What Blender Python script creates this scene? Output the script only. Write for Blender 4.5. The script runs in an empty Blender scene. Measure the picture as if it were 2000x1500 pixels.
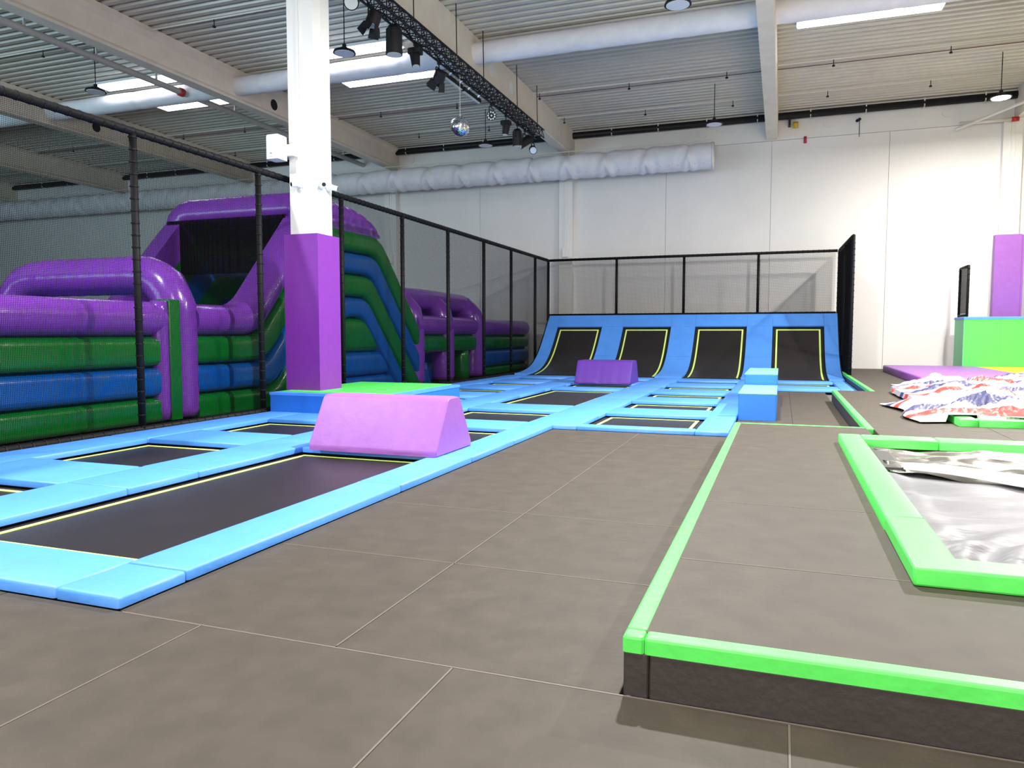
import bpy, bmesh, math, random
from mathutils import Vector, Matrix, noise
random.seed(7)
PI = math.pi
SC = bpy.context.scene
COL = SC.collection

# ------------------------------------------------------------------ camera
F_PX, YAW, PITCH, CAM_H = 1450.0, math.radians(19.92), math.radians(3.92), 1.45
cam_data = bpy.data.cameras.new('camera')
cam_data.sensor_width = 36.0
cam_data.lens = F_PX / 2000.0 * 36.0
cam_data.clip_start = 0.05
cam_data.clip_end = 200
cam = bpy.data.objects.new('camera', cam_data)
COL.objects.link(cam)
cam.location = (0, 0, CAM_H)
cam.rotation_euler = (PI / 2 - PITCH, 0, YAW)
SC.camera = cam

# ------------------------------------------------------------------ world, exposure, room lights
W = bpy.data.worlds.new('world')
SC.world = W
W.use_nodes = True
W.node_tree.nodes['Background'].inputs[0].default_value = (0.75, 0.85, 1, 1)
W.node_tree.nodes['Background'].inputs[1].default_value = 0.25
SC.view_settings.view_transform = 'Standard'
SC.view_settings.look = 'None'
SC.view_settings.gamma = 1
SC.view_settings.use_curve_mapping = False
SC.view_settings.exposure = 0.0


def area(name, loc, size, power, color=(1, 1, 1), rot=(0, 0, 0), shape='DISK', size_y=None, spread=180):
    d = bpy.data.lights.new(name, 'AREA')
    d.shape = shape
    d.size = size
    if size_y:
        d.size_y = size_y
    d.energy = power
    d.color = color
    d.spread = math.radians(spread)
    o = bpy.data.objects.new(name, d)
    o.location = loc
    o.rotation_euler = rot
    COL.objects.link(o)
    return o


# the hall's high-bay lamps that are switched on (regular grid, 8 m up)
LAMPS = [(-1.2, 10.2, 1750, (1, .98, .95)), (-2.1, 1.6, 850, (1, .97, .93)), (5.6, 15.5, 2300, (1, .97, .93)),
         (5.6, 24.6, 520, (1, .95, .88)), (-9.85, 4.0, 900, (.92, .96, 1))]
for i, (x, y, p, c) in enumerate(LAMPS):
    area('high_bay_light', (x, y, 7.9), .36, p, c)
# added unseen fill behind the camera: cool left, warm right, aimed at the ceiling
area('added_fill_light', (-24, -6.5, 3.4), 18, 1900, (.55, .84, 1), (math.radians(122), 0, 0), 'RECTANGLE', 5, 130)
area('added_fill_light', (2, -7.0, 3.4), 14, 1500, (1, .90, .78), (math.radians(118), 0, 0), 'RECTANGLE', 5, 140)


# ------------------------------------------------------------------ materials
def mat(name, color, rough=.6, metal=0, spec=.5, noise_amt=0, noise_scale=8, bump=0, bump_scale=60, coat=0, emit=None, stretch=None):
    m = bpy.data.materials.new(name)
    m.use_nodes = True
    nt = m.node_tree
    b = nt.nodes['Principled BSDF']
    b.inputs['Base Color'].default_value = (*color, 1)
    b.inputs['Roughness'].default_value = rough
    b.inputs['Metallic'].default_value = metal
    b.inputs['Specular IOR Level'].default_value = spec
    b.inputs['Coat Weight'].default_value = coat
    b.inputs['Coat Roughness'].default_value = .12
    tc = nt.nodes.new('ShaderNodeTexCoord')
    mp = nt.nodes.new('ShaderNodeMapping')
    nt.links.new(tc.outputs['Object'], mp.inputs['Vector'])
    if stretch:
        mp.inputs['Scale'].default_value = stretch
    if noise_amt:
        n = nt.nodes.new('ShaderNodeTexNoise')
        n.inputs['Scale'].default_value = noise_scale
        n.inputs['Detail'].default_value = 5
        nt.links.new(mp.outputs['Vector'], n.inputs['Vector'])
        r = nt.nodes.new('ShaderNodeMapRange')
        r.inputs['From Min'].default_value = .3
        r.inputs['From Max'].default_value = .7
        r.inputs['To Min'].default_value = 1 - noise_amt
        r.inputs['To Max'].default_value = 1 + noise_amt
        nt.links.new(n.outputs['Fac'], r.inputs['Value'])
        mx = nt.nodes.new('ShaderNodeVectorMath')
        mx.operation = 'SCALE'
        mx.inputs[0].default_value = color
        nt.links.new(r.outputs['Result'], mx.inputs['Scale'])
        nt.links.new(mx.outputs['Vector'], b.inputs['Base Color'])
    if bump:
        n2 = nt.nodes.new('ShaderNodeTexNoise')
        n2.inputs['Scale'].default_value = bump_scale
        n2.inputs['Detail'].default_value = 3
        nt.links.new(mp.outputs['Vector'], n2.inputs['Vector'])
        bp = nt.nodes.new('ShaderNodeBump')
        bp.inputs['Strength'].default_value = bump
        bp.inputs['Distance'].default_value = .02
        nt.links.new(n2.outputs['Fac'], bp.inputs['Height'])
        nt.links.new(bp.outputs['Normal'], b.inputs['Normal'])
    if emit:
        b.inputs['Emission Color'].default_value = (*emit[0], 1)
        b.inputs['Emission Strength'].default_value = emit[1]
    return m


M = dict(
    mat_grey=mat('grey_mat_vinyl', (.056, .045, .033), .64, spec=.35, noise_amt=.14, noise_scale=5, bump=.3, bump_scale=9),
    seam=mat('mat_seam_highlight', (.13, .11, .09), .6),  # paler tone painting the highlight along mat seams
    mat_side=mat('black_mat_side', (.035, .03, .03), .6, noise_amt=.1, bump=.15, bump_scale=30),
    blue=mat('blue_pad_vinyl', (.08, .31, .90), .50, spec=.7, noise_amt=.05, noise_scale=3, bump=.22, bump_scale=14),
    blue_deep=mat('deep_blue_vinyl', (.02, .17, .62), .5, bump=.15, bump_scale=10),
    green=mat('green_pad_vinyl', (.10, .78, .12), .45, noise_amt=.04, bump=.2, bump_scale=12),
    mint=mat('mint_green_vinyl', (.16, .72, .32), .5, bump=.15, bump_scale=12),
    purple=mat('purple_vinyl', (.32, .11, .46), .5, noise_amt=.05, bump=.2, bump_scale=7),
    purple_shaded=mat('purple_vinyl_shaded', (.21, .028, .35), .5, noise_amt=.04, bump=.1, bump_scale=8),  # same vinyl as purple, its weaker light put into the colour
    purple_far=mat('deep_purple_vinyl', (.11, .03, .33), .5, bump=.15, bump_scale=9),
    yellow=mat('yellow_vinyl', (.85, .85, .03), .5, bump=.1),
    bed=mat('trampoline_bed_weave', (.014, .011, .011), .42, noise_amt=.15, noise_scale=3, bump=.12, bump_scale=160),
    skirt=mat('black_spring_skirt', (.006, .006, .008), .75),
    lime=mat('lime_border_tape', (.72, .95, .22), .6),
    black=mat('black_padding', (.004, .004, .005), .6, spec=.25, bump=.3, bump_scale=25),
    black_metal=mat('black_metal', (.009, .009, .011), .5, 0, .3),
    netm=mat('black_net_cord', (.004, .004, .005), .9, spec=.05),
    wall=mat('white_wall_paint', (.80, .79, .775), .75, noise_amt=.02, noise_scale=1, bump=.05, bump_scale=40),
    dim_wall=mat('darkened_unseen_wall', (.28, .27, .27), .8, noise_amt=.03),  # unseen walls, darkened to lower the bounced light
    wall_seam=mat('wall_joint_sealant', (.60, .59, .58), .8),
    concrete=mat('painted_concrete_beam', (.80, .73, .62), .8, noise_amt=.05, noise_scale=2.5, bump=.12, bump_scale=30),
    pillar=mat('white_pillar_paint', (.84, .83, .80), .6, bump=.04, bump_scale=30),
    deck=mat('profiled_steel_deck', (.60, .57, .50), .45, .15, noise_amt=.04, noise_scale=1.5),
    floor=mat('concrete_floor', (.12, .115, .11), .8, noise_amt=.1),
    duct=mat('white_fabric_duct', (.80, .80, .85), .75, noise_amt=.05, noise_scale=3, bump=.35, bump_scale=5),
    pipe=mat('white_painted_pipe', (.72, .70, .66), .5),
    red=mat('red_pipe_coupling', (.5, .02, .02), .5),
    panel_light=mat('lit_ceiling_panel', (1, 1, 1), .5, emit=((.93, .90, 1), 9.0)),
    lamp_on=mat('lit_lamp_lens', (1, 1, 1), .5, emit=((1, .93, .82), 60.0)),
    lamp_off=mat('unlit_lamp_lens', (.75, .78, .85), .4),
    lens=mat('spotlight_glass_lens', (.75, .8, .8), .1, .3),
    led=mat('led_lens', (.7, .75, .7), .3),
    mirror=mat('mirror_tile', (.85, .87, .92), .08, 1),
    chrome=mat('chrome', (.8, .8, .8), .2, 1),
    white=mat('white_plastic', (.82, .82, .80), .4),
    inf_purple=mat('purple_inflatable_vinyl', (.20, .045, .42), .24, noise_amt=.05, bump=.3, bump_scale=5, coat=.3),
    inf_green=mat('green_inflatable_vinyl', (.0, .14, .014), .24, noise_amt=.05, bump=.3, bump_scale=5, coat=.3),
    inf_blue=mat('blue_inflatable_vinyl', (.0, .085, .36), .24, noise_amt=.05, bump=.3, bump_scale=5, coat=.3),
    inf_dark=mat('dark_inflatable_lining', (.015, .05, .02), .6),
    grey_sheet=mat('grey_nylon_sheet', (.14, .137, .15), .5, noise_amt=.15, noise_scale=2, bump=.5, bump_scale=7, stretch=(.6, 2.2, 1)),
    white_sheet=mat('white_plastic_sheet', (.9, .9, .9), .4),
    foil=mat('silver_foil', (.62, .60, .56), .2, 1, bump=.5, bump_scale=4, stretch=(.5, 2.5, 1)),
    amber=mat('amber_beacon_lens', (.6, .4, .03), .3),
    dark_red=mat('dark_red_cable', (.12, .04, .035), .6),
    redglass=mat('red_plastic', (.45, .02, .05), .4),
)


def tarp_material():
    m = bpy.data.materials.new('striped_tarp')
    m.use_nodes = True
    nt = m.node_tree
    b = nt.nodes['Principled BSDF']
    b.inputs['Roughness'].default_value = .45
    uv = nt.nodes.new('ShaderNodeUVMap')
    sx = nt.nodes.new('ShaderNodeSeparateXYZ')
    nt.links.new(uv.outputs['UV'], sx.inputs[0])
    fr = nt.nodes.new('ShaderNodeMath')
    fr.operation = 'FRACT'
    nt.links.new(sx.outputs['Y'], fr.inputs[0])
    cr = nt.nodes.new('ShaderNodeValToRGB')
    cr.color_ramp.interpolation = 'CONSTANT'
    el = cr.color_ramp.elements
    el[0].position = 0
    el[0].color = (.58, .55, .57, 1)
    el[1].position = .34
    el[1].color = (.55, .05, .04, 1)
    for p, c in ((.50, (.58, .48, .50, 1)), (.60, (.06, .06, .15, 1)), (.76, (.58, .52, .54, 1))):
        e = el.new(p)
        e.color = c
    nt.links.new(fr.outputs[0], cr.inputs[0])
    nt.links.new(cr.outputs[0], b.inputs['Base Color'])
    return m


M['tarp'] = tarp_material()

# ------------------------------------------------------------------ mesh helpers


class MB:
    def __init__(s):
        s.v = []
        s.f = []
        s.uv = None

    def add(s, vs, fs):
        n = len(s.v)
        s.v += [tuple(p) for p in vs]
        s.f += [tuple(i + n for i in f) for f in fs]
        return s

    def box(s, a, b):
        x0, y0, z0 = a
        x1, y1, z1 = b
        return s.add([(x0, y0, z0), (x1, y0, z0), (x1, y1, z0), (x0, y1, z0), (x0, y0, z1), (x1, y0, z1), (x1, y1, z1), (x0, y1, z1)],
                     [(0, 3, 2, 1), (4, 5, 6, 7), (0, 1, 5, 4), (1, 2, 6, 5), (2, 3, 7, 6), (3, 0, 4, 7)])

    def rbox(s, a, b, r=.02):
        """a box with softly rounded top edges and corners"""
        x0, y0, z0 = a
        x1, y1, z1 = b
        rings = []
        for (ins, z) in ((0, z0), (0, z1 - r), (r * .29, z1 - r * .29), (r, z1)):
            c = r * .8
            X0, X1, Y0, Y1 = x0 + ins, x1 - ins, y0 + ins, y1 - ins
            rings.append([(X0 + c, Y0, z), (X1 - c, Y0, z), (X1, Y0 + c, z), (X1, Y1 - c, z), (X1 - c, Y1, z), (X0 + c, Y1, z), (X0, Y1 - c, z), (X0, Y0 + c, z)])
        vs = sum(rings, [])
        fs = [tuple(range(7, -1, -1)), tuple(range(24, 32))]
        for k in range(3):
            for i in range(8):
                j = (i + 1) % 8
                fs.append((k * 8 + i, k * 8 + j, k * 8 + 8 + j, k * 8 + 8 + i))
        return s.add(vs, fs)

    def tube(s, path, r, n=12, caps=True, ry=None, up=None, rf=None):
        """sweep an ellipse along a path; rf(i, angle) scales the radius"""
        P = [Vector(p) for p in path]
        vs = []
        ref = Vector(up) if up else None
        for i, p in enumerate(P):
            t = (P[min(i + 1, len(P) - 1)] - P[max(i - 1, 0)]).normalized()
            if ref is None:
                ref = Vector((0, 0, 1)) if abs(t.z) < .9 else Vector((1, 0, 0))
            sd = t.cross(ref).normalized()
            u2 = sd.cross(t).normalized()
            if not up:
                ref = u2
            for k in range(n):
                a = 2 * PI * k / n
                q = rf(i, a) if rf else 1
                vs.append(p + sd * math.cos(a) * r * q + u2 * math.sin(a) * (ry or r) * q)
        fs = []
        for i in range(len(P) - 1):
            for k in range(n):
                l = (k + 1) % n
                fs.append((i * n + k, i * n + l, i * n + n + l, i * n + n + k))
        if caps:
            fs.append(tuple(range(n - 1, -1, -1)))
            fs.append(tuple(range((len(P) - 1) * n, len(P) * n)))
        return s.add(vs, fs)

    def cyl(s, a, b, r, n=12, r2=None):
        a, b = Vector(a), Vector(b)
        t = (b - a).normalized()
        ref = Vector((0, 0, 1)) if abs(t.z) < .9 else Vector((1, 0, 0))
        sd = t.cross(ref).normalized()
        u = sd.cross(t)
        r2 = r if r2 is None else r2
        vs = [a + (sd * math.cos(2 * PI * k / n) + u * math.sin(2 * PI * k / n)) * r for k in range(n)]
        vs += [b + (sd * math.cos(2 * PI * k / n) + u * math.sin(2 * PI * k / n)) * r2 for k in range(n)]
        fs = [(k, (k + 1) % n, n + (k + 1) % n, n + k) for k in range(n)]
        fs += [tuple(range(n - 1, -1, -1)), tuple(range(n, 2 * n))]
        return s.add(vs, fs)

    def prism(s, poly, axis, lo, hi):
        """extrude a 2-D polygon along an axis ('x': poly is (y, z); 'y': (x, z); 'z': (x, y))"""
        def P(p, h):
            return (h, p[0], p[1]) if axis == 'x' else (p[0], h, p[1]) if axis == 'y' else (p[0], p[1], h)
        n = len(poly)
        vs = [P(p, lo) for p in poly] + [P(p, hi) for p in poly]
        fs = [(k, (k + 1) % n, n + (k + 1) % n, n + k) for k in range(n)]
        fs += [tuple(range(n - 1, -1, -1)), tuple(range(n, 2 * n))]
        return s.add(vs, fs)

    def sphere(s, c, r, nu=16, nv=10, sz=1):
        vs = [(c[0], c[1], c[2] + r * sz)]
        for j in range(1, nv):
            t = PI * j / nv
            for i in range(nu):
                a = 2 * PI * i / nu
                vs.append((c[0] + r * math.sin(t) * math.cos(a), c[1] + r * math.sin(t) * math.sin(a), c[2] + r * sz * math.cos(t)))
        vs.append((c[0], c[1], c[2] - r * sz))
        fs = [(0, 1 + i, 1 + (i + 1) % nu) for i in range(nu)]
        for j in range(nv - 2):
            for i in range(nu):
                a = 1 + j * nu
                fs.append((a + i, a + nu + i, a + nu + (i + 1) % nu, a + (i + 1) % nu))
        a = 1 + (nv - 2) * nu
        fs += [(len(vs) - 1, a + (i + 1) % nu, a + i) for i in range(nu)]
        return s.add(vs, fs)

    def ring(s, x0, x1, y0, y1, w, z, h=.004):
        s.box((x0, y0, z), (x1, y0 + w, z + h))
        s.box((x0, y1 - w, z), (x1, y1, z + h))
        s.box((x0, y0 + w, z), (x0 + w, y1 - w, z + h))
        s.box((x1 - w, y0 + w, z), (x1, y1 - w, z + h))
        return s

    def build(s, name, m, parent=None, smooth=False, label=None, origin=None):
        me = bpy.data.meshes.new(name)
        vs = s.v
        if origin:
            vs = [(p[0] - origin[0], p[1] - origin[1], p[2] - origin[2]) for p in vs]
        me.from_pydata(vs, [], s.f)
        me.materials.append(m if not isinstance(m, str) else M[m])
        if smooth is not False:
            for p in me.polygons:
                p.use_smooth = True
            if smooth is not True:
                me.set_sharp_from_angle(angle=math.radians(smooth))
        bm = bmesh.new()
        bm.from_mesh(me)
        bmesh.ops.recalc_face_normals(bm, faces=bm.faces)
        bm.to_mesh(me)
        bm.free()
        me.update()
        o = bpy.data.objects.new(name, me)
        COL.objects.link(o)
        if origin:
            o.location = origin
        if parent:
            o.parent = parent
            if parent.type == 'EMPTY' or True:
                # vertices are written in world space: cancel the parent's placement
                o.matrix_parent_inverse = parent_world(parent).inverted()
        if label:
            o['label'] = label
        return o


def parent_world(p):
    m = Matrix.LocRotScale(p.location, p.rotation_euler, p.scale)
    if p.parent:
        m = parent_world(p.parent) @ p.matrix_parent_inverse @ m
    return m


def tag(o, label=None, cat=None, group=None, kind=None):
    if label:
        o['label'] = label
    if cat:
        o['category'] = cat
    if group:
        o['group'] = group
    if kind:
        o['kind'] = kind
    return o


def thing(name, label, cat, loc=(0, 0, 0), group=None):
    o = bpy.data.objects.new(name, None)
    o.location = loc
    o.empty_display_size = .1
    COL.objects.link(o)
    return tag(o, label, cat, group)


def struct(o, label=None, cat=None):
    return tag(o, label, cat, kind='structure')


def fillet(pts, r, n=5):
    """round the corners of a polyline"""
    P = [Vector(p) for p in pts]
    out = [P[0]]
    for i in range(1, len(P) - 1):
        a, b, c = P[i - 1], P[i], P[i + 1]
        d1, d2 = (a - b), (c - b)
        rr = min(r, d1.length * .48, d2.length * .48)
        p1, p2 = b + d1.normalized() * rr, b + d2.normalized() * rr
        for k in range(n + 1):
            t = k / n
            out.append(p1 * (1 - t) ** 2 + b * 2 * t * (1 - t) + p2 * t * t)
    out.append(P[-1])
    return out


def resample(P, step):
    out = [P[0]]
    for a, b in zip(P, P[1:]):
        n = max(1, int((b - a).length / step))
        for k in range(1, n + 1):
            out.append(a.lerp(b, k / n))
    return out


# ================================================================== ROOM SHELL
WY = 28.7            # back wall plane
CZ = 9.25            # underside of the roof deck
XL, XR, YF = -42.0, 13.0, -9.0
BAYS = [-38.3, -30.7, -23.2, -15.6, -7.95, -.48, 7.1]      # beam lines

o = MB().box((XL, YF, -.2), (XR, WY, -.06)).build('floor', 'floor')
struct(o)
o = MB().box((XL, WY, -.2), (XR, WY + .25, 10)).build('wall_back', 'wall_seam')
struct(o, 'long white back wall made of tall concrete panels', 'wall')
xs = sorted(BAYS + [(a + b) / 2 for a, b in zip(BAYS, BAYS[1:])] + [XL, XR])
for a, b in zip(xs, xs[1:]):
    MB().box((a + .006, WY - .05, -.06), (b - .006, WY - .001, 8.3)).build('panel', 'wall', o)
MB().box((XL, WY - .09, 8.31), (XR, WY - .001, 9.3)).build('frieze', 'wall', o)
o = MB().box((XL - .25, YF, -.2), (XL, WY, 10)).build('wall_left', 'dim_wall')
struct(o)
o = MB().box((XR, YF, -.2), (XR + .25, WY, 10)).build('wall_right', 'dim_wall')
struct(o)
o = MB().box((XL, YF - .25, -.2), (XR, YF, 10)).build('wall_front', 'dim_wall')
struct(o)

# profiled steel roof deck: ribs run left to right
ceil = thing('ceiling', 'profiled steel roof deck of the hall', 'ceiling')
struct(ceil)
PITCH_R = .30
prof = []
y = YF
while y < WY:
    prof += [(y, CZ), (y + .13, CZ), (y + .17, CZ + .11), (y + .26, CZ + .11)]
    y += PITCH_R
for a, b in zip([XL] + BAYS, BAYS + [XR]):
    mb = MB()
    vs = [(a, p[0], p[1]) for p in prof] + [(b, p[0], p[1]) for p in prof]
    n = len(prof)
    mb.add(vs, [(k, k + 1, n + k + 1, n + k) for k in range(n - 1)])
    mb.box((a, YF, CZ + .2), (b, WY, CZ + .3))
    mb.build('deck_panel', 'deck', ceil)

# concrete beams, each with the round service holes seen in its side
for i, bx in enumerate(BAYS):
    bn = ['far left dark concrete roof beam near the left end wall', 'concrete roof beam above the far left of the inflatable course',
          'pale concrete roof beam with two dark round holes in its web', 'wide concrete roof beam passing behind the white pillar',
          'beige concrete roof beam directly above the lighting truss', 'white concrete roof beam seen almost end on, right of the truss',
          'concrete roof beam over the right hand column'][i]
    t = thing('roof_beam', bn, 'beam', (bx, 10, 8.35))
    w = .19
    sec = [(bx - w, 8.35), (bx + w, 8.35), (bx + w, 8.42), (bx + .13, 8.5), (bx + .13, 9.0), (bx + .26, 9.12), (bx + .26, CZ), (bx - .26, CZ), (bx - .26, 9.12), (bx - .13, 9.0), (bx - .13, 8.5), (bx - w, 8.42)]
    if i >= 4:
        sec = [(bx - w, 8.33), (bx + w - .02, 8.33), (bx + w, 8.36), (bx + w, CZ), (bx - w, CZ)]
    MB().prism(sec, 'y', YF, WY).build('web', 'concrete', t)
    face = bx + (.13 if i < 4 else w)
    for hy in (20.3, 21.9):
        col = 'skirt' if i < 4 else 'white'
        MB().cyl((face - .02, hy - .55 if i >= 4 else hy, 8.75), (face + .004, hy - .55 if i >= 4 else hy, 8.75), .17, 20).build('service_hole', col, t)

# columns on the back wall
for bx, lab in ((-8.05, 'white wall column behind the left end of the net fence'), (-15.8, 'white wall column behind the inflatable tower'),
                (-23.6, 'white wall column in the dim left part of the hall'), (6.85, 'white wall column at the right edge above purple padding')):
    t = thing('wall_column', lab, 'column', (bx, WY - .2, 0))
    MB().box((bx - .27, WY - .32, -.06), (bx + .27, WY - .051, 8.33)).build('shaft', 'pillar', t)
    MB().box((bx - .06, WY - .36, 4.5), (bx - .02, WY - .321, 8.3)).box((bx + .05, WY - .345, 4.5), (bx + .07, WY - .321, 8.3)).build('conduit', 'pillar', t)
    MB().rbox((bx - .11, WY - .46, 4.42), (bx + .13, WY - .321, 4.78), .02).build('junction_box', 'white', t)
t = thing('column_padding', 'purple padding wrapped round the right hand wall column', 'padding', (6.8, 28.2, 2))
MB().box((6.38, 27.95, .245), (7.12, WY - .47, 4.6)).build('front_pad', 'purple', t)
MB().box((7.12, 28.0, .245), (7.2, WY - .47, 4.58)).build('side_pad', 'purple', t)

# black gutter pipe along the top of the back wall, with pale hangers
t = thing('gutter_pipe', 'thick black pipe running along the top of the back wall', 'pipe', (0, 28.4, 9.1))
MB().cyl((XL, 28.36, 9.06), (XR, 28.36, 9.06), .12, 14).build('pipe', 'black_metal', t, True)
MB().cyl((XL, 28.30, 9.19), (XR, 28.30, 9.19), .014, 6).build('support_rail', 'pipe', t)
x = -36.0
while x < XR:
    MB().box((x, 28.25, 8.93), (x + .035, 28.27, 9.22)).box((x, 28.25, 8.93), (x + .035, 28.5, 8.95)).build('hanger', 'pipe', t)
    x += 1.75

# thin sprinkler lines under the deck with little heads
for k, (yy, lab) in enumerate(((26.2, 'thin pale sprinkler line nearest the back wall'), (23.3, 'thin pale sprinkler line second from the back wall'),
                               (15.2, 'thin pale sprinkler line in front of the round duct'))):
    t = thing('sprinkler_line', lab, 'pipe', (0, yy, 9.1))
    MB().cyl((XL, yy, 9.16), (XR, yy, 9.16), .022, 8).build('pipe', 'pipe', t, True)
    x = -36.5
    j = 0
    while x < XR - 1:
        MB().cyl((x, yy, 9.16), (x, yy, 8.98), .012, 6).cyl((x, yy, 8.99), (x, yy, 8.95), .04, 8).build('sprinkler_head', 'black_metal', t)
        x += 2.9
t = thing('cable_tray', 'dark red cable run clipped under the steel deck', 'cable', (0, 23.8, 9.2))
MB().cyl((XL, 23.8, 9.2), (XR, 23.8, 9.2), .012, 6).build('cable', 'dark_red', t)

# big sprinkler main along the hall on the left
t = thing('sprinkler_main', 'white sprinkler main running along the hall left of the pillar', 'pipe', (-17.2, 10, 8.7))
MB().cyl((-17.2, YF, 8.7), (-17.2, WY, 8.7), .09, 14).build('pipe', 'pipe', t, True)
MB().cyl((-17.2, 18.1, 8.7), (-17.2, 18.24, 8.7), .125, 14).build('coupling', 'red', t, True, label='dark red coupling ring')
for yy in (9.5, 13.2, 15.2, 17.2, 20.5, 24.0, 27.0):
    MB().box((-17.22, yy, 8.78), (-17.18, yy + .05, CZ)).build('hanger', 'pipe', t)

# right hand corner: diagonal brace and pipe
t = thing('roof_brace', 'white diagonal steel brace beside the lit lamp', 'brace', (5.5, 26.5, 8))
MB().cyl((5.2, 28.3, 8.1), (9.2, 26.0, 10.2 - 1.0), .05, 8).build('bar', 'pipe', t)
t = thing('heating_pipe', 'white horizontal pipe with a red end by the right wall column', 'pipe', (6, 28.2, 8.3))
MB().cyl((5.3, 28.25, 8.27), (6.75, 28.25, 8.27), .06, 12).build('pipe', 'pipe', t, True)
MB().cyl((6.75, 28.25, 8.27), (6.95, 28.25, 8.27), .075, 12).build('end_cap', 'red', t, True)


# ------------------------------------------------------------------ fabric ducts
def fabric_duct(name, label, x0, x1, yc, zc, r, seg, amp, seed):
    t = thing(name, label, 'duct', (x0, yc, zc))
    step = .055
    n = int((x1 - x0) / step)
    path = [(x0 + (x1 - x0) * i / n, yc, zc) for i in range(n + 1)]
    NA = 40
    rnd = random.Random(seed)
    jit = [rnd.uniform(-.3, .3) for _ in range(400)]

    def rf(i, a):
        x = x0 + (x1 - x0) * i / n
        s = (x - x0) / seg
        k = int(s)
        u = s - k - .5 + jit[k] * .15
        h = math.cos(a * 1.0)
        th = math.sin(a)       # +1 top .. -1 bottom
        # folds fan out from the seams and hang as swags
        f = math.sin((abs(u) * 9 + (1 - th) * 2.2 * abs(u) * 3 + jit[k] * 4)) * (abs(u) * 1.8) ** 1.3
        sag = -.035 * math.exp(-((abs(s - round(s))) / .03) ** 2)
        return 1 + amp * f * (.6 + .4 * h) + sag + .02 * noise.noise((x * 3, a * 2, seed))
    MB().tube(path, r, NA, rf=rf, up=(0, 0, 1)).build('sleeve', 'duct', t, True)
    return t


t = fabric_duct('air_duct', 'wide white fabric duct hanging in front of the back wall', -41, -2.42, 27.45, 7.68, .45, 1.45, .2, 3)
MB().cyl((-2.43, 27.45, 7.68), (-2.38, 27.45, 7.68), .475, 36).build('end_ring', 'white', t, True)
mb = MB()
x = -40.5
while x < -2.6:
    mb.sphere((x, 27.1, 7.375), .016, 6, 4)
    x += .3
mb.build('nozzle', 'chrome', t, True)['kind'] = 'stuff'
mb = MB()
x = -40.8
while x < -2.6:
    mb.box((x, 27.44, 8.1), (x + .012, 27.452, 8.26))
    x += .72
mb.box((-41, 27.44, 8.24), (-2.42, 27.46, 8.26))
mb.build('suspension_rail', 'pipe', t)
fabric_duct('air_duct', 'slimmer grey fabric duct passing through the roof beams overhead', -41, 12.5, 18.6, 8.80, .27, 2.4, .035, 9)

# ------------------------------------------------------------------ long lit ceiling panels
for (x0, x1, yc, lab) in ((-12.9, -9.75, 20.45, 'lit ceiling panel behind the duct, just left of the lighting truss'),
                          (-12.9, -9.8, 18.15, 'lit ceiling panel half hidden by the duct, beside the pillar'),
                          (-20.2, -17.6, 20.45, 'lit ceiling panel over the far left bay, behind the duct'),
                          (-20.3, -17.5, 18.15, 'lit ceiling panel over the far left bay, in front of the duct'),
                          (.2, 3.4, 20.4, 'long lit ceiling panel at the upper right of the hall')):
    t = thing('ceiling_panel_light', lab, 'light', ((x0 + x1) / 2, yc, 9.1))
    dy = .26
    MB().box((x0 - .03, yc - dy - .03, 9.16), (x1 + .03, yc + dy + .03, 9.24)).build('housing', 'white', t)
    MB().box((x0, yc - dy, 9.13), (x1, yc + dy, 9.159)).build('diffuser', 'panel_light', t)


# ------------------------------------------------------------------ high bay lamps
def high_bay(x, y, z, lab, on=False):
    t = thing('high_bay_lamp', lab, 'lamp', (x, y, z), 'high bay lamps hanging from the roof deck')
    MB().cyl((x, y, z), (x, y, z + .05), .27, 28, .25).cyl((x, y, z + .05), (x, y, z + .12), .2, 20, .1).build('housing', 'black_metal', t, 40)
    MB().cyl((x, y, z - .012), (x, y, z - .001), .23, 28).build('lens', 'lamp_on' if on else 'lamp_off', t)
    MB().cyl((x, y, z + .12), (x, y, z + .2), .05, 10).build('driver_box', 'black_metal', t)
    MB().cyl((x, y, z + .2), (x, y, CZ), .012, 6).build('suspension_cable', 'black_metal', t)
    return t


high_bay(-2.1, 15.5, 7.98, 'dark unlit disc lamp at the top edge, right of the beige beam')
high_bay(-9.8, 15.5, 8.0, 'disc lamp hanging just right of the white pillar')
high_bay(-17.7, 15.6, 8.0, 'blue tinted disc lamp hanging at the far upper left')
high_bay(-2.15, 24.6, 8.0, 'small disc lamp on a long cable between the two right hand beams')
high_bay(-9.9, 24.6, 8.0, 'small disc lamp hanging to the right below the mirror ball')
high_bay(5.6, 24.6, 8.0, 'switched on disc lamp glaring at the upper right corner', True)
for k, (x, y, p, c) in enumerate(LAMPS):
    if (x, y) != (5.6, 24.6):
        high_bay(x, y, 7.98, ['switched on disc lamp above the right trampoline column', 'switched on disc lamp above the near grey mats', 'switched on disc lamp above the striped tarp',
                              '', 'switched on disc lamp above the near inflatable arch', 'switched on disc lamp behind the photographer'][k], True)

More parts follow.
